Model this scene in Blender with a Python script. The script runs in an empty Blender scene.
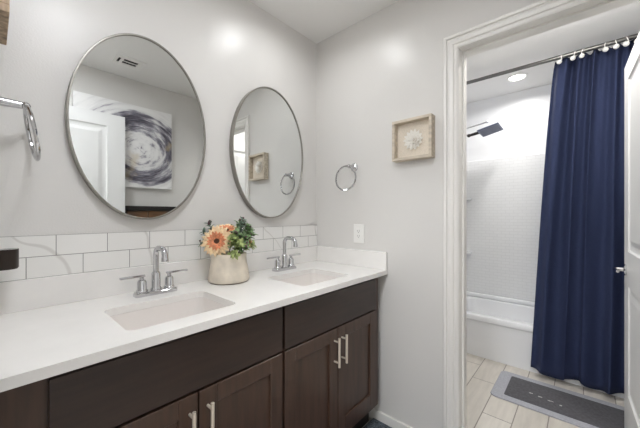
import bpy, bmesh, math, random
from mathutils import Vector, Matrix
PI = math.pi
random.seed(7)
SC = bpy.context.scene
COL = SC.collection

# ---------------------------------------------------------------- camera, world, exposure
cam_data = bpy.data.cameras.new('camera')
cam_data.sensor_width = 36.0
cam_data.lens = 294.4 / 640 * 36.0
cam_data.shift_y = 0.7 / 640
cam_data.clip_start = 0.01
cam = bpy.data.objects.new('camera', cam_data)
COL.objects.link(cam)
cam.location = (-1.526, -1.397, 1.215)
cam.rotation_euler = (PI / 2, 0, math.radians(41.79 - 90))
SC.camera = cam
W = bpy.data.worlds.new('world')
SC.world = W
W.use_nodes = True
W.node_tree.nodes['Background'].inputs[0].default_value = (0.8, 0.9, 1, 1)
W.node_tree.nodes['Background'].inputs[1].default_value = 0.3
SC.view_settings.view_transform = 'Standard'
SC.view_settings.look = 'None'
SC.view_settings.gamma = 1
SC.view_settings.use_curve_mapping = False
SC.view_settings.exposure = 0.72
LAMP_VANITY, LAMP_TUB, FILL_BED, FILL_VANITY, FILL_BATH = 1.2, 4.2, 24.0, 23.0, 24.5   # watts, watts, diffuser strengths of the added fills
try:
    SC.cycles.max_bounces = 14
    SC.cycles.diffuse_bounces = 8
    SC.cycles.glossy_bounces = 6
    SC.cycles.use_denoising = True
    SC.cycles.sample_clamp_indirect = 6
except Exception:
    pass

# ---------------------------------------------------------------- materials
def lin(c):
    return tuple(((v / 255) / 12.92 if v / 255 <= 0.04045 else ((v / 255 + 0.055) / 1.055) ** 2.4) for v in c) + (1,)

def material(name, rgb, rough=0.5, metal=0.0, var=0.0, vscale=6.0, stretch=(1, 1, 1), bump=0.0, bscale=150.0, spec=0.5, coat=0.0, sheen=0.0):
    m = bpy.data.materials.new(name)
    m.use_nodes = True
    nt = m.node_tree
    b = nt.nodes['Principled BSDF']
    b.inputs['Base Color'].default_value = lin(rgb)
    b.inputs['Roughness'].default_value = rough
    b.inputs['Metallic'].default_value = metal
    b.inputs['Specular IOR Level'].default_value = spec
    b.inputs['Coat Weight'].default_value = coat
    b.inputs['Sheen Weight'].default_value = sheen
    tc = nt.nodes.new('ShaderNodeTexCoord')
    mp = nt.nodes.new('ShaderNodeMapping')
    mp.inputs['Scale'].default_value = stretch
    nt.links.new(tc.outputs['Object'], mp.inputs['Vector'])
    if var > 0:
        n = nt.nodes.new('ShaderNodeTexNoise')
        n.inputs['Scale'].default_value = vscale
        n.inputs['Detail'].default_value = 5
        nt.links.new(mp.outputs[0], n.inputs['Vector'])
        r = nt.nodes.new('ShaderNodeValToRGB')
        r.color_ramp.elements[0].position = 0.3
        r.color_ramp.elements[1].position = 0.7
        r.color_ramp.elements[0].color = lin([max(0, c * (1 - var)) for c in rgb])
        r.color_ramp.elements[1].color = lin([min(255, c * (1 + var)) for c in rgb])
        nt.links.new(n.outputs[0], r.inputs[0])
        nt.links.new(r.outputs[0], b.inputs['Base Color'])
    if bump > 0:
        n2 = nt.nodes.new('ShaderNodeTexNoise')
        n2.inputs['Scale'].default_value = bscale
        n2.inputs['Detail'].default_value = 2
        nt.links.new(mp.outputs[0], n2.inputs['Vector'])
        bp = nt.nodes.new('ShaderNodeBump')
        bp.inputs['Strength'].default_value = bump
        bp.inputs['Distance'].default_value = 0.002
        nt.links.new(n2.outputs[0], bp.inputs['Height'])
        nt.links.new(bp.outputs[0], b.inputs['Normal'])
    return m

def brick_material(name, c1, c2, mortar, bw, bh, msize, axes, offset=0.5, rough=0.3, bump=0.3, var=0.0, shift=(0, 0)):
    """axes: which object axes run along and across the courses"""
    m = bpy.data.materials.new(name)
    m.use_nodes = True
    nt = m.node_tree
    b = nt.nodes['Principled BSDF']
    b.inputs['Roughness'].default_value = rough
    tc = nt.nodes.new('ShaderNodeTexCoord')
    sep = nt.nodes.new('ShaderNodeSeparateXYZ')
    nt.links.new(tc.outputs['Object'], sep.inputs[0])
    cmb = nt.nodes.new('ShaderNodeCombineXYZ')
    for k in (0, 1):
        ad = nt.nodes.new('ShaderNodeMath')
        ad.operation = 'ADD'
        ad.inputs[1].default_value = shift[k]
        nt.links.new(sep.outputs['XYZ'.index(axes[k])], ad.inputs[0])
        nt.links.new(ad.outputs[0], cmb.inputs[k])
    br = nt.nodes.new('ShaderNodeTexBrick')
    br.offset = offset
    br.inputs['Scale'].default_value = 1
    br.inputs['Brick Width'].default_value = bw
    br.inputs['Row Height'].default_value = bh
    br.inputs['Mortar Size'].default_value = msize
    br.inputs['Mortar Smooth'].default_value = 0.1
    br.inputs['Color1'].default_value = lin(c1)
    br.inputs['Color2'].default_value = lin(c2)
    br.inputs['Mortar'].default_value = lin(mortar)
    nt.links.new(cmb.outputs[0], br.inputs['Vector'])
    out = br.outputs['Color']
    if var > 0:
        mp = nt.nodes.new('ShaderNodeMapping')
        mp.inputs['Scale'].default_value = (2.5, 14, 1)
        nt.links.new(cmb.outputs[0], mp.inputs[0])
        n = nt.nodes.new('ShaderNodeTexNoise')
        n.inputs['Scale'].default_value = 2.2
        n.inputs['Detail'].default_value = 6
        nt.links.new(mp.outputs[0], n.inputs['Vector'])
        r = nt.nodes.new('ShaderNodeValToRGB')
        r.color_ramp.elements[0].position = 0.3
        r.color_ramp.elements[1].position = 0.7
        g0 = 1 - var
        r.color_ramp.elements[0].color = (g0, g0, g0, 1)
        r.color_ramp.elements[1].color = (1, 1, 1, 1)
        nt.links.new(n.outputs[0], r.inputs[0])
        mx = nt.nodes.new('ShaderNodeMix')
        mx.data_type = 'RGBA'
        mx.blend_type = 'MULTIPLY'
        mx.inputs[0].default_value = 1
        nt.links.new(out, mx.inputs[6])
        nt.links.new(r.outputs[0], mx.inputs[7])
        out = mx.outputs[2]
    nt.links.new(out, b.inputs['Base Color'])
    iv = nt.nodes.new('ShaderNodeMath')
    iv.operation = 'SUBTRACT'
    iv.inputs[0].default_value = 1
    nt.links.new(br.outputs['Fac'], iv.inputs[1])
    bp = nt.nodes.new('ShaderNodeBump')
    bp.inputs['Strength'].default_value = bump
    bp.inputs['Distance'].default_value = 0.002
    nt.links.new(iv.outputs[0], bp.inputs['Height'])
    nt.links.new(bp.outputs[0], b.inputs['Normal'])
    return m

def emission(name, rgb, strength):
    m = bpy.data.materials.new(name)
    m.use_nodes = True
    b = m.node_tree.nodes['Principled BSDF']
    b.inputs['Base Color'].default_value = (0.9, 0.9, 0.9, 1)
    b.inputs['Emission Color'].default_value = lin(rgb)
    b.inputs['Emission Strength'].default_value = strength
    return m

M = {}
M['wall'] = material('wall paint', (216, 214, 211), 0.31, bump=0.25, bscale=170, spec=0.45)
M['tub_wall'] = material('white bathroom paint', (228, 229, 231), 0.4, bump=0.15, bscale=170)
M['ceiling'] = material('ceiling paint', (236, 235, 233), 0.8, bump=0.3, bscale=120)
M['trim'] = material('white gloss trim paint', (229, 227, 223), 0.32)
M['door'] = material('white door paint', (230, 230, 229), 0.35)
M['floor'] = brick_material('wood look floor tile', (216, 210, 201), (203, 197, 187), (140, 134, 126), 0.62, 0.155, 0.003, 'XY', 0.37, 0.4, 0.4, 0.16, (0.13, 0.004))
M['carpet'] = material('beige carpet', (188, 180, 168), 0.95, var=0.1, vscale=200, bump=0.5, bscale=400)
M['counter'] = material('white quartz', (233, 231, 228), 0.22, var=0.012, vscale=9)
M['basin'] = material('white vitreous china', (229, 224, 220), 0.12)
M['wood'] = material('espresso stained wood', (72, 53, 43), 0.3, var=0.14, vscale=5, stretch=(9, 9, 0.9), bump=0.05, bscale=60, spec=0.5)  # lighter than the drawer wood: door gloss reflection put into the colour
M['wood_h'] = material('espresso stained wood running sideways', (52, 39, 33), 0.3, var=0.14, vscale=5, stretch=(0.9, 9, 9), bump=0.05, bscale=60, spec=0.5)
M['recess'] = material('dark toe kick', (22, 18, 16), 0.7)
M['nickel'] = material('brushed nickel', (222, 212, 198), 0.42, 0.55)
M['chrome'] = material('polished chrome', (200, 200, 202), 0.08, 1.0)
M['satin'] = material('satin silver frame', (150, 147, 140), 0.36, 0.8)
M['mirror'] = material('mirror silver', (226, 228, 227), 0.0, 1.0)
M['navy'] = material('navy cotton', (48, 56, 85), 0.9, var=0.08, vscale=260, bump=0.2, bscale=420, spec=0.2)
M['plastic'] = material('white plastic', (238, 237, 234), 0.3)
M['dark'] = material('dark opening', (28, 27, 26), 0.7)
M['slot'] = material('grey socket slot', (120, 118, 115), 0.6)
M['tub'] = material('white acrylic', (236, 237, 239), 0.15)
M['surround'] = brick_material('moulded tile surround', (229, 230, 231), (227, 228, 229), (219, 220, 221), 0.07, 0.03, 0.002, 'YZ', 0.5, 0.25, 0.22)
M['surround_x'] = brick_material('moulded tile surround end', (229, 230, 231), (227, 228, 229), (219, 220, 221), 0.07, 0.03, 0.002, 'XZ', 0.5, 0.25, 0.22)
M['rod'] = material('brushed steel rod', (118, 117, 116), 0.3, 1.0)
M['shower'] = material('slate blue nozzle plate', (86, 95, 120), 0.35, 0.3)
M['mat_light'] = material('light grey stone mat', (164, 165, 172), 0.9, var=0.05, vscale=90)
M['mat_dark'] = material('charcoal stone mat', (84, 83, 87), 0.9, var=0.1, vscale=70)
M['mat_mark'] = material('pale printed marks', (196, 194, 190), 0.8)
M['rug'] = material('speckled slate rug', (66, 72, 78), 0.95, var=0.75, vscale=110, bump=1.0, bscale=260)
M['whitewash'] = material('whitewashed wood', (198, 187, 170), 0.7, var=0.1, vscale=8, stretch=(8, 1, 8))
M['linen'] = material('cream linen backing', (219, 209, 194), 0.9, var=0.04, vscale=200)
M['plaster'] = material('white plaster relief', (240, 237, 230), 0.6)
M['driftwood'] = material('weathered brown wood', (158, 138, 116), 0.7, var=0.25, vscale=5, stretch=(12, 12, 1.2))
M['bronze'] = material('dark bronze', (46, 36, 30), 0.3, 0.3)
M['stoneware'] = material('speckled cream stoneware', (217, 207, 191), 0.55, var=0.08, vscale=14, bump=0.15, bscale=60)
M['stoneware_base'] = material('bare clay foot', (120, 104, 90), 0.8)
M['petal_out'] = material('pale peach petal', (250, 216, 176), 0.7, var=0.08, vscale=60)
M['petal_in'] = material('coral petal', (226, 152, 112), 0.7, var=0.12, vscale=60)
M['seed'] = material('dark flower centre', (74, 50, 38), 0.9, var=0.3, vscale=200)
M['leaf'] = material('green leaf', (116, 143, 98), 0.6, var=0.2, vscale=40)
M['leaf_grey'] = material('grey green leaf', (126, 145, 130), 0.65, var=0.18, vscale=40)
M['leaf_light'] = material('light green leaf', (160, 174, 112), 0.6, var=0.2, vscale=40)
M['berry'] = material('plum berry', (92, 66, 70), 0.6, var=0.2, vscale=60)
M['stem'] = material('green stem', (84, 100, 62), 0.7)
M['walnut'] = material('brown walnut panel', (92, 66, 44), 0.4, var=0.3, vscale=4, stretch=(1, 8, 8))
M['lens'] = emission('vanity lamp lens', (255, 254, 252), 5.0)
M['lens_tub'] = emission('shower lamp lens', (255, 253, 248), 5.0)
M['fill_lens_vanity'] = emission('vanity room fill lens', (247, 250, 255), FILL_VANITY)
M['fill_lens_bath'] = emission('bathing room fill lens', (255, 252, 246), FILL_BATH)
M['fill_lens_bed'] = emission('bedroom fill lens', (250, 252, 255), FILL_BED)

def tile_material():
    m = brick_material('white glazed wall tile', (233, 232, 229), (230, 229, 226), (150, 148, 145), 0.1506, 0.0725, 0.0013, 'XZ', 0.5, 0.12, 0.35, 0, (0.0163 + 0.1506 * 20, -0.999))
    nt = m.node_tree
    b = nt.nodes['Principled BSDF']
    src = b.inputs['Base Color'].links[0].from_socket
    tc = nt.nodes['Texture Coordinate']
    mp = nt.nodes.new('ShaderNodeMapping')
    mp.inputs['Rotation'].default_value = (0, 0.6, 0)
    nt.links.new(tc.outputs['Object'], mp.inputs[0])
    w = nt.nodes.new('ShaderNodeTexWave')
    w.inputs['Scale'].default_value = 1.1
    w.inputs['Distortion'].default_value = 5
    w.inputs['Detail'].default_value = 3
    w.inputs['Detail Scale'].default_value = 1.5
    nt.links.new(mp.outputs[0], w.inputs[0])
    r = nt.nodes.new('ShaderNodeValToRGB')
    r.color_ramp.elements[0].color = (0.82, 0.81, 0.8, 1)
    r.color_ramp.elements[0].position = 0.0
    r.color_ramp.elements[1].color = (1, 1, 1, 1)
    r.color_ramp.elements[1].position = 0.0035
    nt.links.new(w.outputs[0], r.inputs[0])
    mx = nt.nodes.new('ShaderNodeMix')
    mx.data_type = 'RGBA'
    mx.blend_type = 'MULTIPLY'
    mx.inputs[0].default_value = 1
    nt.links.new(src, mx.inputs[6])
    nt.links.new(r.outputs[0], mx.inputs[7])
    nt.links.new(mx.outputs[2], b.inputs['Base Color'])
    return m
M['tile'] = tile_material()

def art_material():
    """abstract brushed ring in slate, white and a little ochre, in the canvas's own coordinates"""
    m = bpy.data.materials.new('abstract ring painting')
    m.use_nodes = True
    nt = m.node_tree
    L = nt.links.new
    b = nt.nodes['Principled BSDF']
    b.inputs['Roughness'].default_value = 0.5
    tc = nt.nodes.new('ShaderNodeTexCoord')
    mp = nt.nodes.new('ShaderNodeMapping')
    mp.inputs['Location'].default_value = (-0.10, 0, 0.02)
    L(tc.outputs['Object'], mp.inputs[0])
    sep = nt.nodes.new('ShaderNodeSeparateXYZ')
    L(mp.outputs[0], sep.inputs[0])
    def math_(op, a, c=None, v=None):
        n = nt.nodes.new('ShaderNodeMath')
        n.operation = op
        L(a, n.inputs[0])
        if c is not None: L(c, n.inputs[1])
        if v is not None: n.inputs[1].default_value = v
        return n.outputs[0]
    x = math_('MULTIPLY', sep.outputs[0], v=0.88)
    z = sep.outputs[2]
    rad = math_('SQRT', math_('ADD', math_('MULTIPLY', x, x), math_('MULTIPLY', z, z)))
    ang = math_('ARCTAN2', z, x)
    cmb = nt.nodes.new('ShaderNodeCombineXYZ')
    L(math_('MULTIPLY', rad, v=21.0), cmb.inputs[0])
    L(math_('MULTIPLY', math_('SINE', ang), v=0.95), cmb.inputs[1])
    L(math_('MULTIPLY', math_('COSINE', ang), v=0.95), cmb.inputs[2])
    n1 = nt.nodes.new('ShaderNodeTexNoise')
    n1.inputs['Scale'].default_value = 1.0
    n1.inputs['Detail'].default_value = 6
    n1.inputs['Roughness'].default_value = 0.65
    L(cmb.outputs[0], n1.inputs['Vector'])
    n2 = nt.nodes.new('ShaderNodeTexNoise')
    n2.inputs['Scale'].default_value = 5
    L(mp.outputs[0], n2.inputs['Vector'])
    ro = math_('ADD', rad, math_('MULTIPLY', math_('SUBTRACT', n2.outputs[0], v=0.5), v=0.16))
    ring = nt.nodes.new('ShaderNodeValToRGB')
    cr = ring.color_ramp
    stops = [(0, 0.28), (0.12, 0.2), (0.18, 0.56), (0.23, 0.82), (0.29, 0.76), (0.335, 0.32), (0.4, 0.12), (0.6, 0.0)]
    cr.elements[0].position, cr.elements[1].position = stops[0][0], stops[-1][0]
    cr.elements[0].color = (stops[0][1],) * 3 + (1,)
    cr.elements[1].color = (stops[-1][1],) * 3 + (1,)
    for p, v in stops[1:-1]:
        e = cr.elements.new(p)
        e.color = (v, v, v, 1)
    L(ro, ring.inputs[0])
    amt = math_('ADD', math_('MULTIPLY', math_('SUBTRACT', n1.outputs[0], v=0.5), v=2.6), ring.outputs[0])
    pal = nt.nodes.new('ShaderNodeValToRGB')
    pc = pal.color_ramp
    cols = [(0.1, (236, 235, 234)), (0.42, (222, 221, 221)), (0.55, (182, 180, 186)), (0.75, (122, 119, 130)), (1.0, (70, 67, 78))]
    pc.elements[0].position, pc.elements[1].position = cols[0][0], cols[-1][0]
    pc.elements[0].color, pc.elements[1].color = lin(cols[0][1]), lin(cols[-1][1])
    for p, c in cols[1:-1]:
        e = pc.elements.new(p)
        e.color = lin(c)
    L(amt, pal.inputs[0])
    n3 = nt.nodes.new('ShaderNodeTexNoise')
    n3.inputs['Scale'].default_value = 7
    n3.inputs['Detail'].default_value = 4
    L(mp.outputs[0], n3.inputs['Vector'])
    gr = nt.nodes.new('ShaderNodeValToRGB')
    gr.color_ramp.elements[0].position = 0.6
    gr.color_ramp.elements[1].position = 0.72
    L(n3.outputs[0], gr.inputs[0])
    lim = math_('LESS_THAN', rad, v=0.3)
    mx = nt.nodes.new('ShaderNodeMix')
    mx.data_type = 'RGBA'
    L(math_('MULTIPLY', math_('MULTIPLY', gr.outputs[0], lim), v=0.5), mx.inputs[0])
    L(pal.outputs[0], mx.inputs[6])
    mx.inputs[7].default_value = lin((196, 178, 140))
    L(mx.outputs[2], b.inputs['Base Color'])
    return m
M['art'] = art_material()

# ---------------------------------------------------------------- mesh helpers (all in world coordinates)
def box(bm, x0, x1, y0, y1, z0, z1, bevel=0.0, seg=2):
    r = bmesh.ops.create_cube(bm, size=1)
    vs = r['verts']
    for v in vs:
        v.co = Vector(((x0 + x1) / 2 + v.co.x * abs(x1 - x0), (y0 + y1) / 2 + v.co.y * abs(y1 - y0), (z0 + z1) / 2 + v.co.z * abs(z1 - z0)))
    if bevel > 0:
        es = list({e for v in vs for e in v.link_edges})
        bmesh.ops.bevel(bm, geom=es, offset=bevel, segments=seg, affect='EDGES', profile=0.5)
    return bm

def frame_of(d):
    d = d.normalized()
    up = Vector((0, 0, 1)) if abs(d.z) < 0.95 else Vector((1, 0, 0))
    a = d.cross(up).normalized()
    return a, a.cross(d).normalized()

def tube(bm, pts, radii, n=14, cap=True, closed=False):
    pts = [Vector(p) for p in pts]
    if not hasattr(radii, '__len__'): radii = [radii] * len(pts)
    rings = []
    a = b = None
    for i, p in enumerate(pts):
        if closed:
            d = pts[(i + 1) % len(pts)] - pts[i - 1]
        else:
            d = pts[min(i + 1, len(pts) - 1)] - pts[max(i - 1, 0)]
        d.normalize()
        if a is None: a, b = frame_of(d)
        else:
            a = (a - d * a.dot(d)).normalized()
            b = a.cross(d).normalized()
        rings.append([bm.verts.new(p + (a * math.cos(2 * PI * k / n) + b * math.sin(2 * PI * k / n)) * radii[i]) for k in range(n)])
    m = len(rings)
    for i in range(m if closed else m - 1):
        r0, r1 = rings[i], rings[(i + 1) % m]
        for k in range(n):
            bm.faces.new((r0[k], r0[(k + 1) % n], r1[(k + 1) % n], r1[k]))
    if cap and not closed:
        bm.faces.new(rings[0][::-1])
        bm.faces.new(rings[-1])
    return bm

def cyl(bm, p0, p1, r, n=20):
    return tube(bm, [p0, p1], r, n)

def lathe(bm, prof, c=(0, 0, 0), n=32, axis='Z', sx=1.0, sy=1.0):
    rings = []
    for r, h in prof:
        ring = []
        for k in range(n):
            t = 2 * PI * k / n
            u, v = r * math.cos(t) * sx, r * math.sin(t) * sy
            co = {'Z': (u, v, h), 'Y': (u, h, v), 'X': (h, u, v)}[axis]
            ring.append(bm.verts.new(Vector(co) + Vector(c)))
        rings.append(ring)
    for r0, r1 in zip(rings, rings[1:]):
        for k in range(n):
            bm.faces.new((r0[k], r0[(k + 1) % n], r1[(k + 1) % n], r1[k]))
    bm.faces.new(rings[0][::-1])
    bm.faces.new(rings[-1])
    return bm

def rrect(x0, x1, y0, y1, r, n=6):
    out = []
    for cx, cy, a0 in ((x1 - r, y1 - r, 0), (x0 + r, y1 - r, PI / 2), (x0 + r, y0 + r, PI), (x1 - r, y0 + r, 1.5 * PI)):
        for k in range(n + 1):
            a = a0 + PI / 2 * k / n
            out.append((cx + r * math.cos(a), cy + r * math.sin(a)))
    return out

def loft(bm, loops, cap0=False, cap1=False):
    rings = [[bm.verts.new(Vector(p)) for p in lp] for lp in loops]
    n = len(rings[0])
    for r0, r1 in zip(rings, rings[1:]):
        for k in range(n):
            bm.faces.new((r0[k], r0[(k + 1) % n], r1[(k + 1) % n], r1[k]))
    if cap0: bm.faces.new(rings[0][::-1])
    if cap1: bm.faces.new(rings[-1])
    return bm

def world_loc(o):
    v = Vector((0, 0, 0))
    while o is not None:
        v += o.location
        o = o.parent
    return v

def obj(name, bm, mat, parent=None, smooth=False, origin=None, angle=35):
    """link a bmesh given in world coordinates as one mesh object"""
    bmesh.ops.recalc_face_normals(bm, faces=bm.faces[:])
    org = Vector(origin) if origin is not None else (world_loc(parent) if parent is not None else Vector((0, 0, 0)))
    bmesh.ops.translate(bm, verts=bm.verts[:], vec=-org)
    if smooth:
        ca = math.radians(angle)
        for f in bm.faces: f.smooth = True
        for e in bm.edges:
            if len(e.link_faces) == 2 and e.calc_face_angle(0) > ca: e.smooth = False
    me = bpy.data.meshes.new(name)
    bm.to_mesh(me)
    bm.free()
    me.materials.append(M[mat])
    o = bpy.data.objects.new(name, me)
    COL.objects.link(o)
    if parent is not None:
        o.parent = parent
        o.location = org - world_loc(parent)
    else:
        o.location = org
    return o

def tag(o, label, cat, group=None, kind=None):
    o['label'] = label
    o['category'] = cat
    if group: o['group'] = group
    if kind: o['kind'] = kind
    return o

def thing(name, loc, label, cat, group=None, kind=None):
    o = bpy.data.objects.new(name, None)
    o.empty_display_size = 0.05
    COL.objects.link(o)
    o.location = loc
    return tag(o, label, cat, group, kind)

def struct(name, bm, mat, label=None, smooth=False, origin=None):
    o = obj(name, bm, mat, None, smooth, origin)
    o['kind'] = 'structure'
    if label: o['label'] = label
    return o

def copy_tree(o, parent=None):
    c = o.copy()
    COL.objects.link(c)
    if parent is not None: c.parent = parent
    for ch in list(o.children): copy_tree(ch, c)
    return c

def B(): return bmesh.new()
def bx(*a, **k): return box(B(), *a, **k)

# ---------------------------------------------------------------- the setting
H = 2.416            # ceiling height
XL, YR = -1.537, -1.645   # left wall face, rear wall face
TX, TY0, TY1 = 1.905, -0.41, -1.93   # bathing room: far wall, near end, far end
DY0, DY1, DH = -0.945, -1.615, 2.032  # doorway in the right wall
T = 0.12
struct('floor', bx(-4.7, 2.05, -2.6, 0.15, -0.1, 0), 'floor', 'beige wood-look tile floor')
struct('ceiling', bx(-4.7, 2.05, -2.6, 0.15, H, H + 0.1), 'ceiling', 'smooth pale ceiling')
struct('wall_front', bx(XL - T, T, 0, 0.12, 0, H), 'wall', 'light grey wall behind the vanity mirrors')
bm = B()
box(bm, 0, T, DY0 + 0.018, 0, 0, H)
box(bm, 0, T, YR - 0.1, DY1, 0, H)
box(bm, 0, T, DY1, DY0 + 0.018, DH + 0.018, H)
struct('wall_right', bm, 'wall', 'light grey wall with the bathing room doorway')
bm = B()
box(bm, XL - T, XL, -0.78, 0, 0, H)
box(bm, XL - T, XL, -1.70, -1.565, 0, H)
box(bm, XL - T, XL, -1.565, -0.78, 2.05, H)
struct('wall_left', bm, 'wall', 'light grey wall at the left end of the vanity')
struct('wall_rear', bx(XL - T, 0, YR - T, YR, 0, H), 'wall', 'grey wall facing the mirrors')
# bathing room shell
struct('wall_bath_far', bx(TX, TX + 0.1, TY1 - 0.1, TY0 + 0.1, 0, H), 'tub_wall', 'white wall above the bathtub')
struct('wall_bath_near', bx(T, TX, TY0, TY0 + 0.1, 0, H), 'tub_wall', 'white wall at the shower end of the tub')
struct('wall_bath_end', bx(T, TX, TY1 - 0.1, TY1, 0, H), 'tub_wall', 'white wall behind the open door')
struct('wall_bath_side', bx(T, T + 0.004, DY0 + 0.03, TY0, 0, H), 'tub_wall')
# bedroom on the other side of the left doorway (lets its added fill light in)
bm = B()
box(bm, -4.7, -4.6, -2.6, 0.15, 0, H)
box(bm, -4.6, XL - T, 0.05, 0.15, 0, H)
box(bm, -4.6, XL - T, -2.6, -2.5, 0, H)
struct('wall_bedroom', bm, 'wall', 'bedroom walls beyond the left doorway')

# door casing of the right doorway, a moulded profile mitred round the opening
def casing(name, xs, sgn, ya, yb, zt, label, clip=None):
    prof = [(-0.004, 0), (-0.004, 0.009), (0.003, 0.013), (0.008, 0.013), (0.011, 0.008), (0.017, 0.008), (0.020, 0.014), (0.034, 0.017), (0.044, 0.013), (0.047, 0.013), (0.049, 0.021), (0.060, 0.022), (0.064, 0.019), (0.064, 0)]
    bm = B()
    loops = []
    for st in range(4):
        lp = []
        for u, t in prof:
            yy = ya + u if st < 2 else yb - u
            if clip is not None: yy = max(yy, clip)
            zz = 0 if st in (0, 3) else zt + u
            lp.append((xs + sgn * t, yy, zz))
        loops.append(lp)
    loft(bm, loops, True, True)
    return struct(name, bm, 'trim', label)
casing('trim_1', 0, -1, DY0 + 0.005, DY1 - 0.005, DH, 'white moulded casing round the bathing room doorway', clip=YR + 0.001)
bm = B()
box(bm, -0.004, T + 0.004, DY0, DY0 + 0.0178, 0, DH)
box(bm, 0.0, T + 0.004, DY1, DY1 + 0.012, 0, DH)
box(bm, -0.004, T + 0.004, DY1, DY0 + 0.0178, DH, DH + 0.0178)
box(bm, 0.045, 0.075, DY0 - 0.009, DY0, 0, DH)
box(bm, 0.045, 0.075, DY1 + 0.03, DY0 - 0.009, DH - 0.009, DH)
struct('trim_2', bm, 'trim', 'white door jamb and stop of the bathing room doorway')

def baseboard(name, x0, x1, y0, y1, along):
    bm = B()
    box(bm, x0, x1, y0, y1, 0, 0.062, 0.004, 2)
    return struct(name, bm, 'trim', 'white painted baseboard')
baseboard('baseboard_right', -0.013, 0, -0.879, -0.03, 'y')
baseboard('baseboard_rear', XL + 0.02, -0.02, YR, YR + 0.013, 'x')

# ---------------------------------------------------------------- doors
def rect_strip(bm, outer, inner, ya, yb):
    """sloped picture-frame between two upright rectangles (x0,x1,z0,z1)"""
    def c(r, y): return [(r[0], y, r[2]), (r[1], y, r[2]), (r[1], y, r[3]), (r[0], y, r[3])]
    loft(bm, [c(outer, ya), c(inner, yb)])

def panel_door(bm, w, h, t, rects):
    """slab from x=0..w, y=-t/2..t/2 with recessed raised-field panels on both faces"""
    xs = sorted({0, w} | {r[0] for r in rects} | {r[1] for r in rects})
    zs = sorted({0.0, h} | {r[2] for r in rects} | {r[3] for r in rects})
    for s in (1, -1):
        y = s * t / 2
        for xa, xb in zip(xs, xs[1:]):
            for za, zb in zip(zs, zs[1:]):
                if any(r[0] <= xa and xb <= r[1] and r[2] <= za and zb <= r[3] for r in rects): continue
                bm.faces.new([bm.verts.new(p) for p in ((xa, y, za), (xb, y, za), (xb, y, zb), (xa, y, zb))])
        for r in rects:
            def ins(d): return (r[0] + d, r[1] - d, r[2] + d, r[3] - d)
            lv = [(0, 0), (0.008, 0.007), (0.02, 0.009), (0.034, 0.009), (0.06, 0.003)]
            for (d0, e0), (d1, e1) in zip(lv, lv[1:]):
                rect_strip(bm, ins(d0), ins(d1), y - s * e0, y - s * e1)
            q = ins(0.06)
            yy = y - s * 0.003
            bm.faces.new([bm.verts.new(p) for p in ((q[0], yy, q[2]), (q[1], yy, q[2]), (q[1], yy, q[3]), (q[0], yy, q[3]))])
    def side(a, b_):
        bm.faces.new([bm.verts.new(p) for p in ((a[0], -t / 2, a[1]), (b_[0], -t / 2, b_[1]), (b_[0], t / 2, b_[1]), (a[0], t / 2, a[1]))])
    side((0, 0), (w, 0)); side((w, 0), (w, h)); side((w, h), (0, h)); side((0, h), (0, 0))
    bmesh.ops.remove_doubles(bm, verts=bm.verts[:], dist=0.0002)
    return bm

def lever_set(root, x, z, t, inward):
    for s in (1, -1):
        bm = B()
        lathe(bm, [(0.0, 0), (0.031, 0), (0.032, 0.006 * s), (0.026, 0.010 * s), (0.012, 0.012 * s), (0.011, 0.045 * s), (0.0, 0.047 * s)], (x, s * t / 2, z), 24, 'Y')
        h = obj('door_handle', bm, 'chrome', None, True)
        h.parent = root
        bm = B()
        yy = s * (t / 2 + 0.043)
        tube(bm, [(x + 0.012, yy, z), (x, yy, z), (x + inward * 0.05, yy + s * 0.004, z - 0.002), (x + inward * 0.115, yy, z + 0.003)], [0.007, 0.0105, 0.0085, 0.007], 12)
        l = obj('lever', bm, 'chrome', None, True)
        l.parent = h

def door(name, hinge, ang, w, label, lever_x):
    bm = panel_door(B(), w, 2.03, 0.035, [(0.125, w - 0.125, 0.24, 0.825), (0.125, w - 0.125, 1.01, 1.93)])
    d = obj(name, bm, 'door')
    d.location = hinge
    d.rotation_euler = (0, 0, ang)
    tag(d, label, 'door', None, 'structure')
    lever_set(d, w - 0.062, 0.905, 0.035, lever_x)
    for z in (0.25, 1.02, 1.8):
        bm = B()
        cyl(bm, (-0.004, 0.018, z - 0.045), (-0.004, 0.018, z + 0.045), 0.006, 10)
        h = obj('hinge', bm, 'nickel', None, True)
        h.parent = d
    return d
door('door_1', (-1.505, -1.562, 0.008), 0, 0.748, 'white panel door open against the rear wall, seen in the left mirror', -1)
door('door_2', (0.138, -1.612, 0.008), math.radians(1.9), 0.722, 'white panel door open into the bathing room at right edge', -1)

# ---------------------------------------------------------------- ceiling fixtures
def recessed_light(name, x, y, lensmat, label, watts, r=0.075, spread=155, colour=(0.97, 0.985, 1)):
    t = thing(name, (x, y, H), label, 'ceiling light', 'recessed ceiling lights')
    bm = lathe(B(), [(r + 0.022, -0.0005), (r + 0.021, -0.006), (r + 0.004, -0.009), (r, -0.004), (r, -0.0005)], (x, y, H), 40)
    obj('trim_ring', bm, 'plastic', t, True)
    bm = lathe(B(), [(0.0005, -0.005), (r - 0.001, -0.005), (r - 0.001, -0.002), (0.0005, -0.002)], (x, y, H), 40)
    obj('lens', bm, lensmat, t)
    ld = bpy.data.lights.new('lamp_beam', 'AREA')
    ld.shape = 'DISK'
    ld.size = 2 * r - 0.01
    ld.energy = watts
    ld.spread = math.radians(spread)
    ld.color = colour
    lo = bpy.data.objects.new('lamp_beam', ld)
    COL.objects.link(lo)
    lo.parent = t
    lo.location = (0, 0, -0.0075)
    return t
recessed_light('recessed_light', -0.45, -0.38, 'lens', 'small recessed ceiling light above the right sink', LAMP_VANITY)
recessed_light('recessed_light', 1.533, -0.967, 'lens_tub', 'round recessed light glowing in the ceiling over the bathtub', LAMP_TUB, 0.058, 160, (1, 0.98, 0.955))
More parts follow.
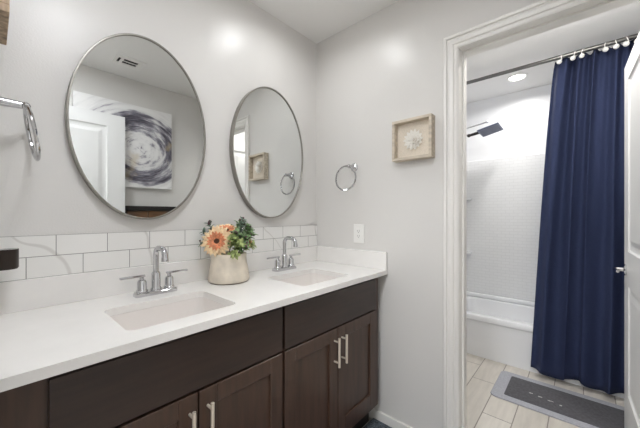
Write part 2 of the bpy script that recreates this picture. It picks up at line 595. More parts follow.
for lx, ly, lab in ((-2.45, -1.2, 'added round fill light on the bedroom ceiling, nearest the bathroom doorway'), (-3.7, -1.2, 'added round fill light on the bedroom ceiling, far from the bathroom doorway')):  # unseen lights added to send ambient light through the doorway
    t = thing('fill_light', (lx, ly, H), lab, 'ceiling light', 'added bedroom fill lights')
    obj('base', lathe(B(), [(0.0005, 0), (0.27, 0), (0.27, -0.03), (0.0005, -0.03)], (lx, ly, H), 40), 'plastic', t)
    obj('diffuser', lathe(B(), [(0.0005, -0.0305), (0.26, -0.0305), (0.25, -0.06), (0.17, -0.08), (0.0005, -0.09)], (lx, ly, H), 40), 'fill_lens_bed', t, True)

for lx, ly, lab in ((-1.27, -0.98, 'added round fill panel on the vanity room ceiling near the rear wall'), (0.52, -1.36, 'added round fill dome on the bathing room ceiling just inside the doorway')):  # unseen fill lights added to flatten the light in both rooms
    t = thing('fill_light', (lx, ly, H), lab, 'ceiling light', 'added fill lights')
    if lx < 0:      # a slim fill panel whose lens only faces down
        obj('base', lathe(B(), [(0.172, -0.0003), (0.172, -0.026), (0.185, -0.026), (0.185, -0.0003)], (lx, ly, H), 48), 'plastic', t)
        obj('diffuser', lathe(B(), [(0.0005, -0.018), (0.171, -0.018), (0.171, -0.022), (0.0005, -0.022)], (lx, ly, H), 48), 'fill_lens_vanity', t)
    else:
        obj('base', lathe(B(), [(0.0005, -0.0003), (0.165, -0.0003), (0.165, -0.025), (0.0005, -0.025)], (lx, ly, H), 40), 'plastic', t)
        obj('diffuser', lathe(B(), [(0.0005, -0.0255), (0.155, -0.0255), (0.152, -0.05), (0.12, -0.08), (0.06, -0.097), (0.0005, -0.10)], (lx, ly, H), 40), 'fill_lens_bath', t, True)

t = thing('ceiling_vent', (-0.785, -1.325, H), 'small white ceiling air vent reflected near the top of the left mirror', 'vent')
bm = B()
for a in ((-0.89, -0.69, -1.415, -1.364), (-0.89, -0.69, -1.278, -1.24), (-0.89, -0.868, -1.364, -1.278), (-0.85, -0.832, -1.364, -1.278), (-0.734, -0.69, -1.364, -1.278)):
    box(bm, a[0], a[1], a[2], a[3], H - 0.008, H - 0.0002)
obj('frame', bm, 'plastic', t)
obj('duct_opening', bx(-0.868, -0.734, -1.364, -1.278, H - 0.002, H - 0.0004), 'dark', t)
obj('slat', bx(-0.832, -0.734, -1.325, -1.317, H - 0.008, H - 0.003), 'plastic', t)

# ---------------------------------------------------------------- vanity
CX0, CX1, CF, CT, CB = XL + 0.001, -0.001, -0.5588, 0.897, 0.872
SX = [(-1.278, -0.935), (-0.604, -0.255)]
SY = (-0.478, -0.205)
bm = B()
def edge_loop(pts, z):
    vs = [bm.verts.new((p[0], p[1], z)) for p in pts]
    return [bm.edges.new((vs[i], vs[(i + 1) % len(vs)])) for i in range(len(vs))]
es = edge_loop([(CX0, -0.001), (CX0, CF), (CX1, CF), (CX1, -0.001)], CT)
for a, b_ in SX: es += edge_loop(rrect(a, b_, SY[0], SY[1], 0.028), CT)
r = bmesh.ops.triangle_fill(bm, use_beauty=True, use_dissolve=False, edges=es)
fs = [g for g in r['geom'] if isinstance(g, bmesh.types.BMFace)]
ex = bmesh.ops.extrude_face_region(bm, geom=fs)
bmesh.ops.translate(bm, verts=[g for g in ex['geom'] if isinstance(g, bmesh.types.BMVert)], vec=(0, 0, CB - CT))
ct = thing('vanity_countertop', (-0.765, -0.28, CB), 'long white quartz countertop with upstand over the dark vanity cabinets', 'countertop')
obj('slab', bm, 'counter', ct)
bm = B()
box(bm, CX0, CX1, -0.019, -0.0005, CT, 0.999, 0.0015, 1)
obj('backsplash', bm, 'counter', ct)
for x0, x1 in ((-0.019, -0.0005), (CX0, CX0 + 0.017)):
    bm = B()
    box(bm, x0, x1, CF + 0.002, -0.019, CT, 0.999, 0.0015, 1)
    obj('side_splash', bm, 'counter', ct)
bx_t = bx(CX0 + 0.001, -0.0008, -0.008, -0.0004, 0.9992, 1.144)
tag(obj('tile_backsplash', bx_t, 'tile'), 'two rows of white glazed tile with grey grout along the wall above the counter', 'backsplash')

for i, (a, b_) in enumerate(SX):
    cx, cy = (a + b_) / 2, sum(SY) / 2
    t = thing('sink', (cx, cy, 0.75), ['white rectangular basin set in the left half of the countertop', 'white rectangular basin at the right end of the countertop'][i], 'sink', 'twin sinks')
    loops = []
    for d, z in ((0.014, CB - 0.0005), (-0.001, CB - 0.0005), (-0.003, CB - 0.02), (-0.012, 0.80), (-0.022, 0.778), (-0.05, 0.768), (-0.1, 0.764)):
        loops.append([(x, y, z) for x, y in rrect(a - d, b_ + d, SY[0] - d, SY[1] + d, 0.028 + max(0, d) + (0.01 if d < -0.01 else 0), 6)])
    out = []
    for d, z in ((-0.08, 0.755), (-0.01, 0.762), (0.002, 0.79), (0.014, CB - 0.0005)):
        out.append([(x, y, z) for x, y in rrect(a - d, b_ + d, SY[0] - d, SY[1] + d, 0.035, 6)])
    bm = B()
    loft(bm, out + loops, True, True)
    obj('basin', bm, 'basin', t, True, angle=60)
    bm = lathe(B(), [(0.0005, 0.7645), (0.026, 0.7645), (0.027, 0.767), (0.019, 0.768), (0.018, 0.766), (0.0005, 0.7665)], (cx, cy + 0.03, 0), 24)
    obj('drain', bm, 'chrome', t, True)

def make_faucet(cx, cy, label):
    z = CT
    t = thing('faucet', (cx, cy, z), label, 'faucet', 'chrome faucets')
    bm = B()
    lp = lambda i, h: [(x, y, z + h) for x, y in rrect(cx - 0.078 + i, cx + 0.078 - i, cy - 0.025 + i, cy + 0.025 - i, 0.012, 5)]
    loft(bm, [lp(0, 0.0002), lp(0, 0.011), lp(0.003, 0.015), lp(0.008, 0.017)], True, True)
    obj('base_plate', bm, 'chrome', t, True)
    bm = B()
    lathe(bm, [(0.0005, 0.016), (0.020, 0.016), (0.020, 0.022), (0.0165, 0.028), (0.0165, 0.082), (0.013, 0.088), (0.011, 0.088), (0.0005, 0.088)], (cx, cy, z), 24)
    obj('spout_body', bm, 'chrome', t, True)
    pts = [(cx, cy, z + 0.08), (cx, cy, z + 0.155)]
    R = 0.034
    for k in range(1, 9):
        a = PI * k / 8 * 0.5
        pts.append((cx, cy - 0.03 * (1 - math.cos(a)), z + 0.155 + 0.03 * math.sin(a)))
    for k in range(1, 9):
        a = PI / 2 * k / 8
        pts.append((cx, cy - 0.062 - 0.028 * math.sin(a), z + 0.185 - 0.028 * (1 - math.cos(a))))
    pts += [(cx, cy - 0.091, z + 0.148), (cx, cy - 0.092, z + 0.138)]
    rr = [0.0105] * (len(pts) - 3) + [0.011, 0.013, 0.013]
    obj('spout', tube(B(), pts, rr, 16), 'chrome', t, True)
    for s in (-1, 1):
        hx = cx + s * 0.051
        bm = lathe(B(), [(0.0005, 0.016), (0.020, 0.016), (0.0205, 0.022), (0.017, 0.027), (0.0165, 0.055), (0.0125, 0.062), (0.008, 0.064), (0.0075, 0.074), (0.0005, 0.076)], (hx, cy, z), 24)
        h = obj('handle', bm, 'chrome', t, True)
        bm = B()
        x0, x1 = sorted((hx - s * 0.012, hx + s * 0.075))
        box(bm, x0, x1, cy - 0.0055, cy + 0.0055, z + 0.073, z + 0.082, 0.002, 2)
        obj('lever', bm, 'chrome', h, True)
    return t
make_faucet(-1.080, -0.108, 'chrome two-lever faucet behind the left sink')
make_faucet(-0.392, -0.108, 'chrome two-lever faucet behind the right sink')

# cabinets
FY = -0.516           # face frame plane
DYF = -0.535          # door and drawer-front plane
def shaker(bm, x0, x1, z0, z1, st=0.057):
    y0, y1 = DYF, FY - 0.0005
    box(bm, x0, x0 + st, y0, y1, z0, z1, 0.0015, 1)
    box(bm, x1 - st, x1, y0, y1, z0, z1, 0.0015, 1)
    box(bm, x0 + st, x1 - st, y0, y1, z1 - st, z1, 0.0015, 1)
    box(bm, x0 + st, x1 - st, y0, y1, z0, z0 + st, 0.0015, 1)
    box(bm, x0 + st - 0.003, x1 - st + 0.003, y0 + 0.009, y1, z0 + st - 0.003, z1 - st + 0.003)
    return bm

def cabinet(bx0, bx1, dx0, dsplit, dx1, label, side):
    t = thing('vanity_cabinet', ((bx0 + bx1) / 2, -0.27, 0), label, 'cabinet', 'dark vanity cabinets')
    bm = B()
    # carcass as panels: ends, floor, back and front frame, with the sinks hanging inside
    box(bm, bx0, bx0 + 0.018, FY + 0.019, -0.016, 0.125, CB - 0.001)
    box(bm, bx1 - 0.018, bx1, FY + 0.019, -0.016, 0.125, CB - 0.001)
    box(bm, bx0 + 0.018, bx1 - 0.018, FY + 0.019, -0.016, 0.125, 0.143)
    box(bm, bx0 + 0.018, bx1 - 0.018, -0.022, -0.016, 0.143, CB - 0.001)
    box(bm, bx0, max(dx0 + 0.02, bx0 + 0.04), FY, FY + 0.019, 0.125, CB - 0.001)
    box(bm, min(dx1 - 0.02, bx1 - 0.04), bx1, FY, FY + 0.019, 0.125, CB - 0.001)
    xm0, xm1 = max(dx0 + 0.02, bx0 + 0.04), min(dx1 - 0.02, bx1 - 0.04)
    box(bm, xm0, xm1, FY, FY + 0.019, CB - 0.03, CB - 0.001)
    box(bm, xm0, xm1, FY, FY + 0.019, 0.665, 0.70)
    box(bm, xm0, xm1, FY, FY + 0.019, 0.125, 0.19)
    obj('body', bm, 'wood', t)
    bm = B()
    box(bm, bx0 + 0.002, bx1 - 0.002, FY + 0.06, FY + 0.075, 0, 0.125)
    obj('toe_kick', bm, 'recess', t)
    bm = B()
    box(bm, dx0, dx1, DYF, FY - 0.0005, 0.690, 0.856, 0.002, 2)
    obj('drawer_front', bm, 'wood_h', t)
    for x0, x1, hx in ((dx0, dsplit - 0.0025, dsplit - 0.028), (dsplit + 0.0025, dx1, dsplit + 0.028)):
        d = obj('door', shaker(B(), x0, x1, 0.178, 0.682), 'wood', t)
        bm = B()
        cyl(bm, (hx, DYF - 0.030, 0.515), (hx, DYF - 0.030, 0.648), 0.0058, 14)
        for z in (0.534, 0.629):
            cyl(bm, (hx, DYF - 0.0005, z), (hx, DYF - 0.030, z), 0.0042, 10)
        obj('handle', bm, 'nickel', d, True)
    return t
cabinet(CX0 + 0.002, -0.7705, -1.442, -1.1085, -0.777, 'dark espresso two-door vanity cabinet under the left sink', 'l')
cabinet(-0.7695, -0.040, -0.764, -0.434, -0.094, 'dark espresso two-door vanity cabinet under the right sink', 'r')

# ---------------------------------------------------------------- mirrors
def make_mirror(cx, label):
    cz, w, h, dp = 1.577, 0.259, 0.382, 0.032
    t = thing('oval_mirror', (cx, -0.001, cz), label, 'mirror', 'oval wall mirrors')
    n = 96
    def ring(d, y): return [(cx + (w + d) * math.cos(2 * PI * k / n), y, cz + (h + d) * math.sin(2 * PI * k / n)) for k in range(n)]
    bm = B()
    loft(bm, [ring(-0.008, -0.0005), ring(0, -0.0005), ring(0, -dp + 0.001), ring(-0.001, -dp), ring(-0.006, -dp), ring(-0.007, -dp + 0.001), ring(-0.007, -dp + 0.005)])
    obj('frame', bm, 'satin', t, True)
    bm = B()
    loft(bm, [ring(-0.0072, -0.001), ring(-0.0072, -dp + 0.0055)], True, True)
    obj('glass', bm, 'mirror', t)
    return t
m1 = make_mirror(-1.089, 'large oval mirror on the wall above the left sink')
m1.rotation_euler = (0, 0, math.radians(0.22))
m1.location.y -= 0.002
m2 = make_mirror(-0.426, 'oval mirror on the wall above the right sink, nearest the corner')
m2.rotation_euler = (0, 0, math.radians(-0.4))
m2.location.y -= 0.003

# ---------------------------------------------------------------- vase with flowers
VX, VY = -0.762, -0.128
t = thing('vase', (VX, VY, CT), 'cream speckled stoneware vase on the counter between the two sinks', 'vase')
bm = B()
prof = [(0.090, 0.004), (0.0945, 0.008), (0.0955, 0.018), (0.091, 0.045), (0.085, 0.08), (0.0815, 0.105), (0.081, 0.133), (0.078, 0.135), (0.075, 0.131), (0.076, 0.10), (0.08, 0.05), (0.08, 0.012), (0.0005, 0.012)]
lathe(bm, prof, (VX, VY, CT), 48)
obj('body', bm, 'stoneware', t, True)
obj('foot_ring', lathe(B(), [(0.0005, 0.0003), (0.087, 0.0003), (0.090, 0.004), (0.0005, 0.004)], (VX, VY, CT), 40), 'stoneware_base', t, True)

def petal(bm, base, dirv, up, length, width, curl, n=5):
    """a cupped pointed petal or leaf"""
    dirv, up = Vector(dirv).normalized(), Vector(up).normalized()
    side = dirv.cross(up).normalized()
    up = side.cross(dirv).normalized()
    rows = []
    for i in range(n + 1):
        s = i / n
        wd = width * math.sin(PI * min(1, 0.12 + 0.88 * s) ** 0.9) * 0.5 + 0.0006
        c = Vector(base) + dirv * (length * s) + up * (curl * length * s * s)
        rows.append([bm.verts.new(c - side * wd + up * wd * 0.35), bm.verts.new(c), bm.verts.new(c + side * wd + up * wd * 0.35)])
    for r0, r1 in zip(rows, rows[1:]):
        for k in (0, 1):
            bm.faces.new((r0[k], r0[k + 1], r1[k + 1], r1[k]))
    return bm

def solid(o, th=0.0008):
    md = o.modifiers.new('thickness', 'SOLIDIFY')
    md.thickness = th
    return o

def flower_head(parent, c, normal, R, seedr):
    c, nrm = Vector(c), Vector(normal).normalized()
    a, b_ = frame_of(nrm)
    bm = B()
    lathe(bm, [(0.0005, 0), (seedr, 0), (seedr * 0.9, seedr * 0.35), (seedr * 0.5, seedr * 0.5), (0.0005, seedr * 0.45)], (0, 0, 0), 20)
    rot = nrm.to_track_quat('Z', 'Y').to_matrix().to_4x4()
    bmesh.ops.transform(bm, matrix=Matrix.Translation(c) @ rot, verts=bm.verts[:])
    head = obj('flower_head', bm, 'seed', parent, True)
    for lay, (cnt, rad, ln, lift, mat) in enumerate(((20, seedr * 0.75, R - seedr * 0.7, 0.10, 'petal_out'), (17, seedr * 0.7, (R - seedr) * 0.86, 0.28, 'petal_out'), (16, seedr * 0.6, (R - seedr) * 0.68, 0.5, 'petal_in'), (13, seedr * 0.5, (R - seedr) * 0.48, 0.8, 'petal_in'))):
        bm = B()
        for k in range(cnt):
            t_ = 2 * PI * (k + 0.4 * lay + random.uniform(-0.2, 0.2)) / cnt
            d = a * math.cos(t_) + b_ * math.sin(t_)
            petal(bm, c + d * rad + nrm * 0.002 * lay, d + nrm * lift, nrm, ln * random.uniform(0.88, 1.08), ln * 0.46, random.uniform(-0.12, 0.12))
        solid(obj('petal_ring', bm, mat, head, True))
    return head

t = thing('flower_arrangement', (VX, VY, CT + 0.13), 'artificial peach sunflower with green leaf sprigs standing in the cream vase', 'flowers')
vdir = Vector((-0.52, -0.83, 0.0))       # towards the room
rdir = Vector((0.80, -0.60, 0.0)).normalized()   # towards the right end of the counter
def fp(r, f, z): return Vector((VX, VY, CT)) + rdir * r + vdir * f + Vector((0, 0, z))
flower_head(t, fp(-0.052, 0.045, 0.195), (vdir * 1.0 + rdir * -0.25 + Vector((0, 0, 0.25))), 0.075, 0.02)
flower_head(t, fp(-0.01, 0.0, 0.24), (vdir * 0.5 + rdir * 0.1 + Vector((0, 0, 0.9))), 0.06, 0.016)
flower_head(t, fp(0.084, 0.03, 0.188), (vdir * 0.8 + rdir * 0.5 + Vector((0, 0, 0.5))), 0.03, 0.009)

def sprig(root_, tip, n, ll, lw, mat, sub=None):
    root_, tip = Vector(root_), Vector(tip)
    mid = root_.lerp(tip, 0.55) + Vector((0, 0, 0.018))
    pts = []
    for k in range(9):
        s = k / 8
        pts.append(root_ * (1 - s) ** 2 + mid * 2 * s * (1 - s) + tip * s * s)
    stem = obj('leaf_sprig', tube(B(), pts, [0.0018 - 0.0001 * k for k in range(9)], 6), 'stem', t, True)
    bm = B()
    for k in range(n):
        s = 0.3 + 0.7 * k / (n - 1)
        i = min(7, int(s * 8))
        p = pts[i].lerp(pts[i + 1], s * 8 - i)
        d = (pts[i + 1] - pts[i]).normalized()
        a, b_ = frame_of(d)
        th = k * 2.4
        petal(bm, p, (a * math.cos(th) + b_ * math.sin(th)) * 0.9 + d * 0.6, d + Vector((0, 0, 0.4)), ll * random.uniform(0.75, 1.15), lw * random.uniform(0.8, 1.15), random.uniform(-0.3, 0.1))
    solid(obj('leaf_cluster', bm, mat, stem, True))
    if sub:
        bm = B()
        for k in range(sub):
            p = pts[-1] + Vector((random.uniform(-1, 1), random.uniform(-1, 1), random.uniform(-0.6, 1))) * 0.014
            bmesh.ops.create_icosphere(bm, subdivisions=2, radius=random.uniform(0.004, 0.0065), matrix=Matrix.Translation(p))
        obj('berry_cluster', bm, 'berry', stem, True)
for (r0, f0, r1, f1, z1, n, ll, lw, mat, sub) in (
    (-0.04, 0.0, -0.115, -0.005, 0.235, 12, 0.026, 0.015, 'leaf_grey', 0),
    (-0.04, -0.02, -0.095, -0.03, 0.275, 12, 0.024, 0.014, 'leaf_grey', 5),
    (-0.05, 0.02, -0.125, 0.03, 0.185, 9, 0.022, 0.013, 'leaf_grey', 3),
    (0.05, 0.0, 0.10, -0.01, 0.245, 16, 0.032, 0.021, 'leaf', 3),
    (0.04, 0.03, 0.075, 0.05, 0.215, 16, 0.032, 0.021, 'leaf', 4),
    (0.05, 0.02, 0.108, 0.03, 0.175, 12, 0.028, 0.02, 'leaf_light', 0),
    (-0.05, 0.0, -0.105, 0.02, 0.21, 10, 0.024, 0.014, 'leaf_grey', 0),
    (0.02, 0.0, 0.055, -0.01, 0.275, 16, 0.034, 0.023, 'leaf', 0),
    (0.03, 0.0, 0.088, 0.0, 0.262, 14, 0.03, 0.02, 'leaf', 5),
    (0.03, 0.01, 0.062, 0.03, 0.295, 12, 0.028, 0.018, 'leaf_grey', 4),
    (0.04, 0.02, 0.11, 0.02, 0.225, 12, 0.028, 0.018, 'leaf', 3),
    (0.02, 0.03, 0.05, 0.085, 0.19, 12, 0.03, 0.018, 'leaf_light', 0),
    (0.0, 0.03, 0.018, 0.08, 0.215, 12, 0.03, 0.018, 'leaf_light', 0),
    (0.02, 0.03, 0.075, 0.075, 0.18, 12, 0.028, 0.018, 'leaf', 6),
    (0.03, 0.03, 0.03, 0.07, 0.235, 12, 0.03, 0.02, 'leaf', 5),
    (0.0, 0.04, 0.03, 0.1, 0.135, 8, 0.024, 0.015, 'leaf_light', 0),
    (0.0, -0.03, 0.02, -0.05, 0.25, 12, 0.03, 0.02, 'leaf', 0),
):
    sprig(fp(r0, f0, 0.125), fp(r1, f1, z1), int(n * 1.35), ll * 1.1, lw * 1.12, mat, sub)

# ---------------------------------------------------------------- towel rings
def towel_ring(mount, n, side, label, R, tilt, swing, reach=0.06, k=1.0):
    """n: outward wall normal, side: horizontal direction along the wall"""
    mount, n, side = Vector(mount), Vector(n), Vector(side)
    t = thing('towel_ring', mount, label, 'towel ring', 'chrome towel rings')
    rot = n.to_track_quat('Z', 'Y').to_matrix().to_4x4()
    bm = lathe(B(), [(0.0005, 0.0005), (0.026, 0.0005), (0.0265, 0.006), (0.021, 0.011), (0.013 * k, 0.016), (0.0105 * k, 0.03), (0.009 * k, reach - 0.008), (0.0005, reach - 0.007)], (0, 0, 0), 24)
    bmesh.ops.transform(bm, matrix=Matrix.Translation(mount) @ rot, verts=bm.verts[:])
    obj('wall_post', bm, 'chrome', t, True)
    e = mount + n * reach
    bm = B()
    bmesh.ops.create_uvsphere(bm, u_segments=20, v_segments=12, radius=0.0125, matrix=Matrix.Translation(e))
    obj('knuckle', bm, 'chrome', t, True)
    down = (Vector((0, 0, -1)) * math.cos(tilt) + n * math.sin(tilt))
    down = (down * math.cos(swing) + side * math.sin(swing)).normalized()
    lat = (side - down * side.dot(down)).normalized()
    c = e + down * R
    pts = [c + down * (R * math.cos(2 * PI * k / 48)) + lat * (R * math.sin(2 * PI * k / 48)) for k in range(48)]
    obj('ring', tube(B(), pts, 0.0055, 10, closed=True), 'chrome', t, True)
towel_ring((0, -0.325, 1.512), (-1, 0, 0), (0, -1, 0), 'chrome towel ring on the right wall above the outlet', 0.075, 0.05, -0.32)
towel_ring((XL, -0.108, 1.552), (1, 0, 0), (0, -1, 0), 'chrome towel ring on the left wall, cut by the left picture edge', 0.082, 0.17, 0.0, 0.083, 1.25)

# dish on the left wall
t = thing('wall_dish', (XL, -0.10, 1.05), 'dark brown round wall dish with silver rim at the left picture edge', 'dish')
dc = (-1.498, -0.10, 0)
obj('bowl', lathe(B(), [(0.0005, 1.051), (0.028, 1.051), (0.0305, 1.056), (0.0305, 1.111), (0.0275, 1.111), (0.0275, 1.10), (0.0005, 1.10)], dc, 32), 'bronze', t, True)
obj('rim_insert', lathe(B(), [(0.0005, 1.1005), (0.0272, 1.1005), (0.0272, 1.111), (0.025, 1.111), (0.023, 1.108), (0.0005, 1.107)], dc, 32), 'chrome', t, True)
obj('bracket', bx(XL + 0.0003, -1.5270, -0.112, -0.088, 1.065, 1.10, 0.0005, 1), 'bronze', t)

# ---------------------------------------------------------------- wall pictures
def box_frame(bm, axis, base, front, u0, u1, z0, z1, w):
    """four mitre-free bars; axis = 'X' means it hangs on a wall of constant x"""
    for (a, b_, c, d) in ((u0, u1, z1 - w, z1), (u0, u1, z0, z0 + w), (u0, u0 + w, z0 + w, z1 - w), (u1 - w, u1, z0 + w, z1 - w)):
        box(bm, min(base, front), max(base, front), a, b_, c, d, 0.0012, 1)
    return bm
FY0, FY1, FZ0, FZ1 = -0.829, -0.610, 1.508, 1.726
t = thing('shadow_box', (-0.0005, (FY0 + FY1) / 2, FZ0), 'whitewashed wooden shadow box with a white flower relief on the right wall', 'wall art')
obj('frame', box_frame(B(), 'X', -0.0005, -0.05, FY0, FY1, FZ0, FZ1, 0.015), 'whitewash', t)
obj('backing', bx(-0.012, -0.004, FY0 + 0.013, FY1 - 0.013, FZ0 + 0.013, FZ1 - 0.013), 'linen', t)
bm = B()
fc = Vector((-0.0125, (FY0 + FY1) / 2, (FZ0 + FZ1) / 2))
for lay, (cnt, r0, ln, lift) in enumerate(((14, 0.03, 0.028, 0.25), (12, 0.018, 0.026, 0.45), (9, 0.009, 0.02, 0.8), (5, 0.002, 0.013, 1.4))):
    for k in range(cnt):
        a = 2 * PI * (k + 0.5 * (lay % 2)) / cnt
        d = Vector((0, math.cos(a), math.sin(a)))
        petal(bm, fc + d * r0 + Vector((-0.003 * lay, 0, 0)), d + Vector((-lift, 0, 0)), (-1, 0, 0), ln, ln * 0.62, 0.15)
solid(obj('flower_relief', bm, 'plaster', t, True), 0.002)

t = thing('wood_picture', (XL, -0.19, 1.733), 'brown weathered wooden picture frame high on the left wall at the photo edge', 'picture')
obj('frame', box_frame(B(), 'X', XL + 0.0005, -1.4935, -0.30, -0.08, 1.733, 1.955, 0.02), 'driftwood', t)
obj('backing', bx(XL + 0.002, XL + 0.008, -0.282, -0.098, 1.751, 1.937), 'linen', t)

t = thing('canvas_painting', (-0.72, YR + 0.002, 1.82), 'square canvas with a slate brushed ring on the rear wall, reflected in left mirror', 'painting')
obj('canvas', bx(-1.088, -0.348, YR + 0.002, YR + 0.03, 1.456, 2.183, 0.003, 2), 'art', t, origin=(-0.72, YR + 0.015, 1.82))

t = thing('wall_cabinet', (-0.50, YR + 0.001, 0.70), 'dark brown wooden cabinet below the painting, reflected at the bottom of the left mirror', 'cabinet')
wx0, wx1, wy = -0.742, -0.26, YR + 0.075
obj('top', bx(wx0, wx1, YR + 0.001, wy + 0.008, 1.252, 1.292, 0.003, 1), 'recess', t)
bm = B()
box(bm, wx0 + 0.006, wx1 - 0.006, YR + 0.001, wy - 0.02, 0.70, 1.252)
obj('body', bm, 'wood', t)
xm = (wx0 + wx1) / 2 - 0.07
for a, b_ in ((wx0 + 0.01, xm - 0.004), (xm + 0.004, wx1 - 0.01)):
    obj('door', bx(a, b_, wy - 0.0195, wy, 0.705, 1.245, 0.002, 1), 'walnut', t)

# outlet
t = thing('wall_outlet', (-0.0005, -0.36, 1.04), 'white electrical outlet plate on the right wall below the towel ring', 'outlet')
bm = B()
box(bm, -0.0065, -0.0005, -0.398, -0.322, 1.040, 1.156, 0.0025, 2)
obj('cover_plate', bm, 'plastic', t)
bm = B()
box(bm, -0.009, -0.0066, -0.377, -0.343, 1.065, 1.131, 0.001, 1)
obj('receptacle', bm, 'plastic', t)
for z in (1.084, 1.114):
    bm = B()
    for dy in (-0.0065, 0.0065):
        box(bm, -0.0094, -0.0089, -0.36 + dy - 0.0012, -0.36 + dy + 0.0012, z - 0.004, z + 0.005)
    cyl(bm, (-0.0089, -0.36, z - 0.009), (-0.0094, -0.36, z - 0.009), 0.0026, 10)
    obj('socket_slots', bm, 'slot', t)
for z in (1.0515, 1.1445):
    obj('screw', cyl(B(), (-0.0064, -0.36, z), (-0.0074, -0.36, z), 0.003, 12), 'plastic', t)

# rug
bm = B()
box(bm, -1.22, -0.016, -1.22, -0.47, 0.0005, 0.016, 0.006, 2)
tag(obj('bath_rug', bm, 'rug'), 'speckled slate blue rug on the floor at the foot of the vanity cabinets', 'rug')

# ---------------------------------------------------------------- bathing room
# tub
TXF = 1.25
t = thing('bathtub', (1.57, -1.17, 0), 'white alcove bathtub with a plain apron along the far wall', 'bathtub')
def tl(dx0, dx1, dy, z, r): return [(x, y, z) for x, y in rrect(TXF + dx0, TX - 0.004 - dx1, TY1 + 0.004 + dy, TY0 - 0.004 - dy, r, 8)]
bm = B()
loft(bm, [tl(0.012, 0, 0, 0, 0.004), tl(0.012, 0, 0, 0.300, 0.004), tl(0.0, 0, 0, 0.312, 0.004), tl(-0.002, 0, 0, 0.340, 0.004), tl(0.006, 0.001, 0.001, 0.352, 0.004),
          tl(0.070, 0.05, 0.06, 0.356, 0.07), tl(0.086, 0.062, 0.08, 0.345, 0.08), tl(0.11, 0.09, 0.12, 0.12, 0.1), tl(0.15, 0.13, 0.17, 0.08, 0.1), tl(0.25, 0.25, 0.3, 0.075, 0.05)], True, True)
obj('shell', bm, 'tub', t, True, angle=40)
obj('drain', lathe(B(), [(0.0005, 0.0755), (0.03, 0.0755), (0.03, 0.079), (0.0005, 0.08)], (1.56, -0.78, 0), 24), 'chrome', t, True)

# surround
t = thing('tub_surround', (TX - 0.01, -1.17, 0.36), 'white moulded tile-pattern wall surround above the bathtub', 'tub surround')
obj('ledge', bx(TX - 0.06, TX - 0.0005, TY1 + 0.021, TY0 - 0.021, 0.3575, 0.3985, 0.012, 3), 'tub', t, True)
obj('back_panel', bx(TX - 0.020, TX - 0.0005, TY1 + 0.001, TY0 - 0.001, 0.399, 1.785, 0.004, 2), 'surround', t)
obj('end_panel', bx(TXF + 0.02, TX - 0.0205, TY0 - 0.020, TY0 - 0.0005, 0.358, 1.785, 0.004, 2), 'surround_x', t)
obj('end_panel', bx(TXF + 0.02, TX - 0.0205, TY1 + 0.0005, TY1 + 0.020, 0.358, 1.785, 0.004, 2), 'surround_x', t)
for z in (0.80, 1.37):
    bm = B()
    n = 10
    lo = [(TX - 0.021, TY0 - 0.021)] + [(TX - 0.021 - 0.10 * math.cos(PI / 2 * k / n), TY0 - 0.021 - 0.085 * math.sin(PI / 2 * k / n)) for k in range(n + 1)]
    loft(bm, [[(x, y, z) for x, y in lo], [(x, y, z + 0.02) for x, y in lo]], True, True)
    obj('corner_shelf', bm, 'tub', t)

# shower head
hx, hy, hz = 1.60, -0.72, 2.03
t = thing('rain_shower', (hx, TY0, 2.08), 'square rain shower head on a thin arm above the tub', 'shower head')
bm = lathe(B(), [(0.0005, 0), (0.03, 0), (0.03, -0.006), (0.012, -0.012), (0.0005, -0.012)], (hx, TY0 - 0.0005, 2.036), 24, 'Y')
obj('wall_flange', bm, 'chrome', t, True)
obj('arm', tube(B(), [(hx, TY0 - 0.005, 2.03), (hx, -0.46, 2.025), (hx, -0.52, 2.008), (hx, -0.56, 1.99)], 0.009, 12), 'chrome', t, True)
bm = B()
tube(bm, [(hx, TY0 - 0.002, 2.045), (hx, -0.55, 2.066), (hx, -0.715, 2.090)], 0.006, 10)
bmesh.ops.create_uvsphere(bm, u_segments=14, v_segments=8, radius=0.011, matrix=Matrix.Translation((hx, -0.722, 2.091)))
obj('support_bar', bm, 'chrome', t, True)
bm = B()
bmesh.ops.create_uvsphere(bm, u_segments=16, v_segments=10, radius=0.017, matrix=Matrix.Translation((hx, -0.562, 1.99)))
tube(bm, [(hx, -0.565, 1.99), (hx + 0.005, -0.62, 2.0), (hx + 0.01, -0.67, 2.01)], [0.012, 0.014, 0.012], 14)
obj('swivel_joint', bm, 'recess', t, True)
mt = Matrix.Translation((1.612, -0.745, 2.012)) @ Matrix.Rotation(math.radians(-13), 4, 'X') @ Matrix.Rotation(math.radians(3), 4, 'Y')
bm = B()
box(bm, -0.11, 0.11, -0.09, 0.09, -0.006, 0.007, 0.003, 2)
bmesh.ops.transform(bm, matrix=mt, verts=bm.verts[:])
obj('plate', bm, 'shower', t)
bm = B()
for i in range(8):
    for j in range(10):
        bmesh.ops.create_cone(bm, cap_ends=True, segments=6, radius1=0.002, radius2=0.003, depth=0.004, matrix=mt @ Matrix.Translation((-0.077 + i * 0.022, -0.07 + j * 0.0155, -0.0078)))
obj('nozzles', bm, 'recess', t)

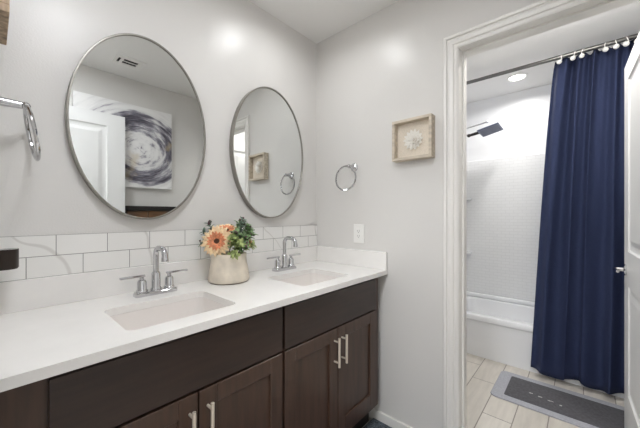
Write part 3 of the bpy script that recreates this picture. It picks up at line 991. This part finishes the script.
# rod and curtain
RX, RZ = 1.18, 2.338
t = thing('curtain_rod', (RX, -1.17, RZ), 'long brushed steel shower curtain rod near the ceiling in front of the tub', 'curtain rod')
obj('bar', cyl(B(), (RX, TY0 - 0.002, RZ), (RX, TY1 + 0.002, RZ), 0.014, 18), 'rod', t, True)
for y, s in ((TY0, -1), (TY1, 1)):
    obj('end_cap', cyl(B(), (RX, y + s * 0.0005, RZ), (RX, y + s * 0.018, RZ), 0.024, 20), 'rod', t, True)
t = thing('shower_curtain', (RX + 0.03, -1.5, 0.05), 'navy blue pleated shower curtain hanging from the rod to the floor', 'shower curtain')
bm = B()
NU, NV = 220, 48
rows = []
for j in range(NV + 1):
    v = j / NV                       # 0 top, 1 bottom
    row = []
    for i in range(NU + 1):
        u = i / NU
        yt = -1.245 - 0.62 * u
        yb = -1.105 - 0.79 * u
        k = v ** 0.75
        y = yt + (yb - yt) * k
        uu = u + 0.012 * math.sin(2 * PI * 3.1 * u + 0.7) + 0.006 * math.sin(2 * PI * 6.7 * u)
        ph = 2 * PI * 7.2 * uu + 0.35
        fine = 0.016 * math.sin(2 * PI * 13.0 * uu + 0.8) * max(0, 1 - 1.5 * v)
        amp = 0.033 + 0.012 * v
        wob = 0.55 * math.sin(2 * PI * 1.35 * u + 2.2 * v) + 0.45
        wave = math.sin(ph + 0.55 * math.sin(2.4 * v + 5 * u))
        x = RX + 0.056 + amp * wave * (0.55 + 0.45 * wob) + fine + 0.012 * math.sin(2 * PI * 2.2 * u + 3 * v) * v - 0.058 * v
        y += 0.010 * math.cos(ph + 0.4) * (0.4 + v)
        sag = 0.014 * (0.5 - 0.5 * math.cos(2 * PI * 11.5 * u)) * max(0, 1 - v * 12)
        zt = RZ + 0.010
        zb = 0.050 + 0.012 * math.sin(ph * 0.5 + 0.6) - 0.008 * math.sin(ph)
        row.append(bm.verts.new((x, y, zt + (zb - zt) * v - sag)))
    rows.append(row)
for r0, r1 in zip(rows, rows[1:]):
    for k in range(NU):
        bm.faces.new((r0[k], r0[k + 1], r1[k + 1], r1[k]))
cl = obj('fabric', bm, 'navy', t, True, angle=180)
solid(cl, 0.0025)
for k, y in enumerate((-1.274, -1.348, -1.394, -1.511, -1.561, -1.606, -1.654, -1.720, -1.780, -1.840)):
    bm = B()
    pts = [(RX + 0.010 + 0.026 * math.cos(2 * PI * q / 24), y + 0.008 * math.cos(2 * PI * q / 24 + k), RZ - 0.010 + 0.026 * math.sin(2 * PI * q / 24)) for q in range(24)]
    tube(bm, pts, 0.0026, 8, closed=True)
    bmesh.ops.create_uvsphere(bm, u_segments=14, v_segments=8, radius=0.0155, matrix=Matrix.Translation((RX - 0.006, y + 0.004, RZ - 0.034)))
    obj('curtain_ring', bm, 'plastic', t, True)

# bath mat
t = thing('bath_mat', (0.92, -1.30, 0.0), 'grey rectangular bath mat with charcoal centre on the tile in front of the tub', 'bath mat')
def ml(d, z, r): return [(x, y, z) for x, y in rrect(0.715 + d, 1.125 - d, -1.72 + d * 1.2, -0.925 - d * 1.35, r, 6)]
obj('border', loft(B(), [ml(0.002, 0.0004, 0.035), ml(0, 0.004, 0.035), ml(0.002, 0.009, 0.035)], True, True), 'mat_light', t)
obj('centre_field', loft(B(), [ml(0.055, 0.0088, 0.012), ml(0.055, 0.0102, 0.012), ml(0.057, 0.0108, 0.012)], True, True), 'mat_dark', t)
for i, (cx, cy, l, w) in enumerate(((0.905, -1.135, 0.020, 0.008), (0.895, -1.185, 0.022, 0.008), (0.885, -1.240, 0.030, 0.006), (0.872, -1.292, 0.012, 0.010))):
    bm = B()
    box(bm, cx - w / 2, cx + w / 2, cy - l / 2, cy + l / 2, 0.0104, 0.0111)
    box(bm, cx - w, cx + w * 0.2, cy + l * 0.1, cy + l * 0.32, 0.0104, 0.0111)
    obj('printed_mark', bm, 'mat_mark', t)
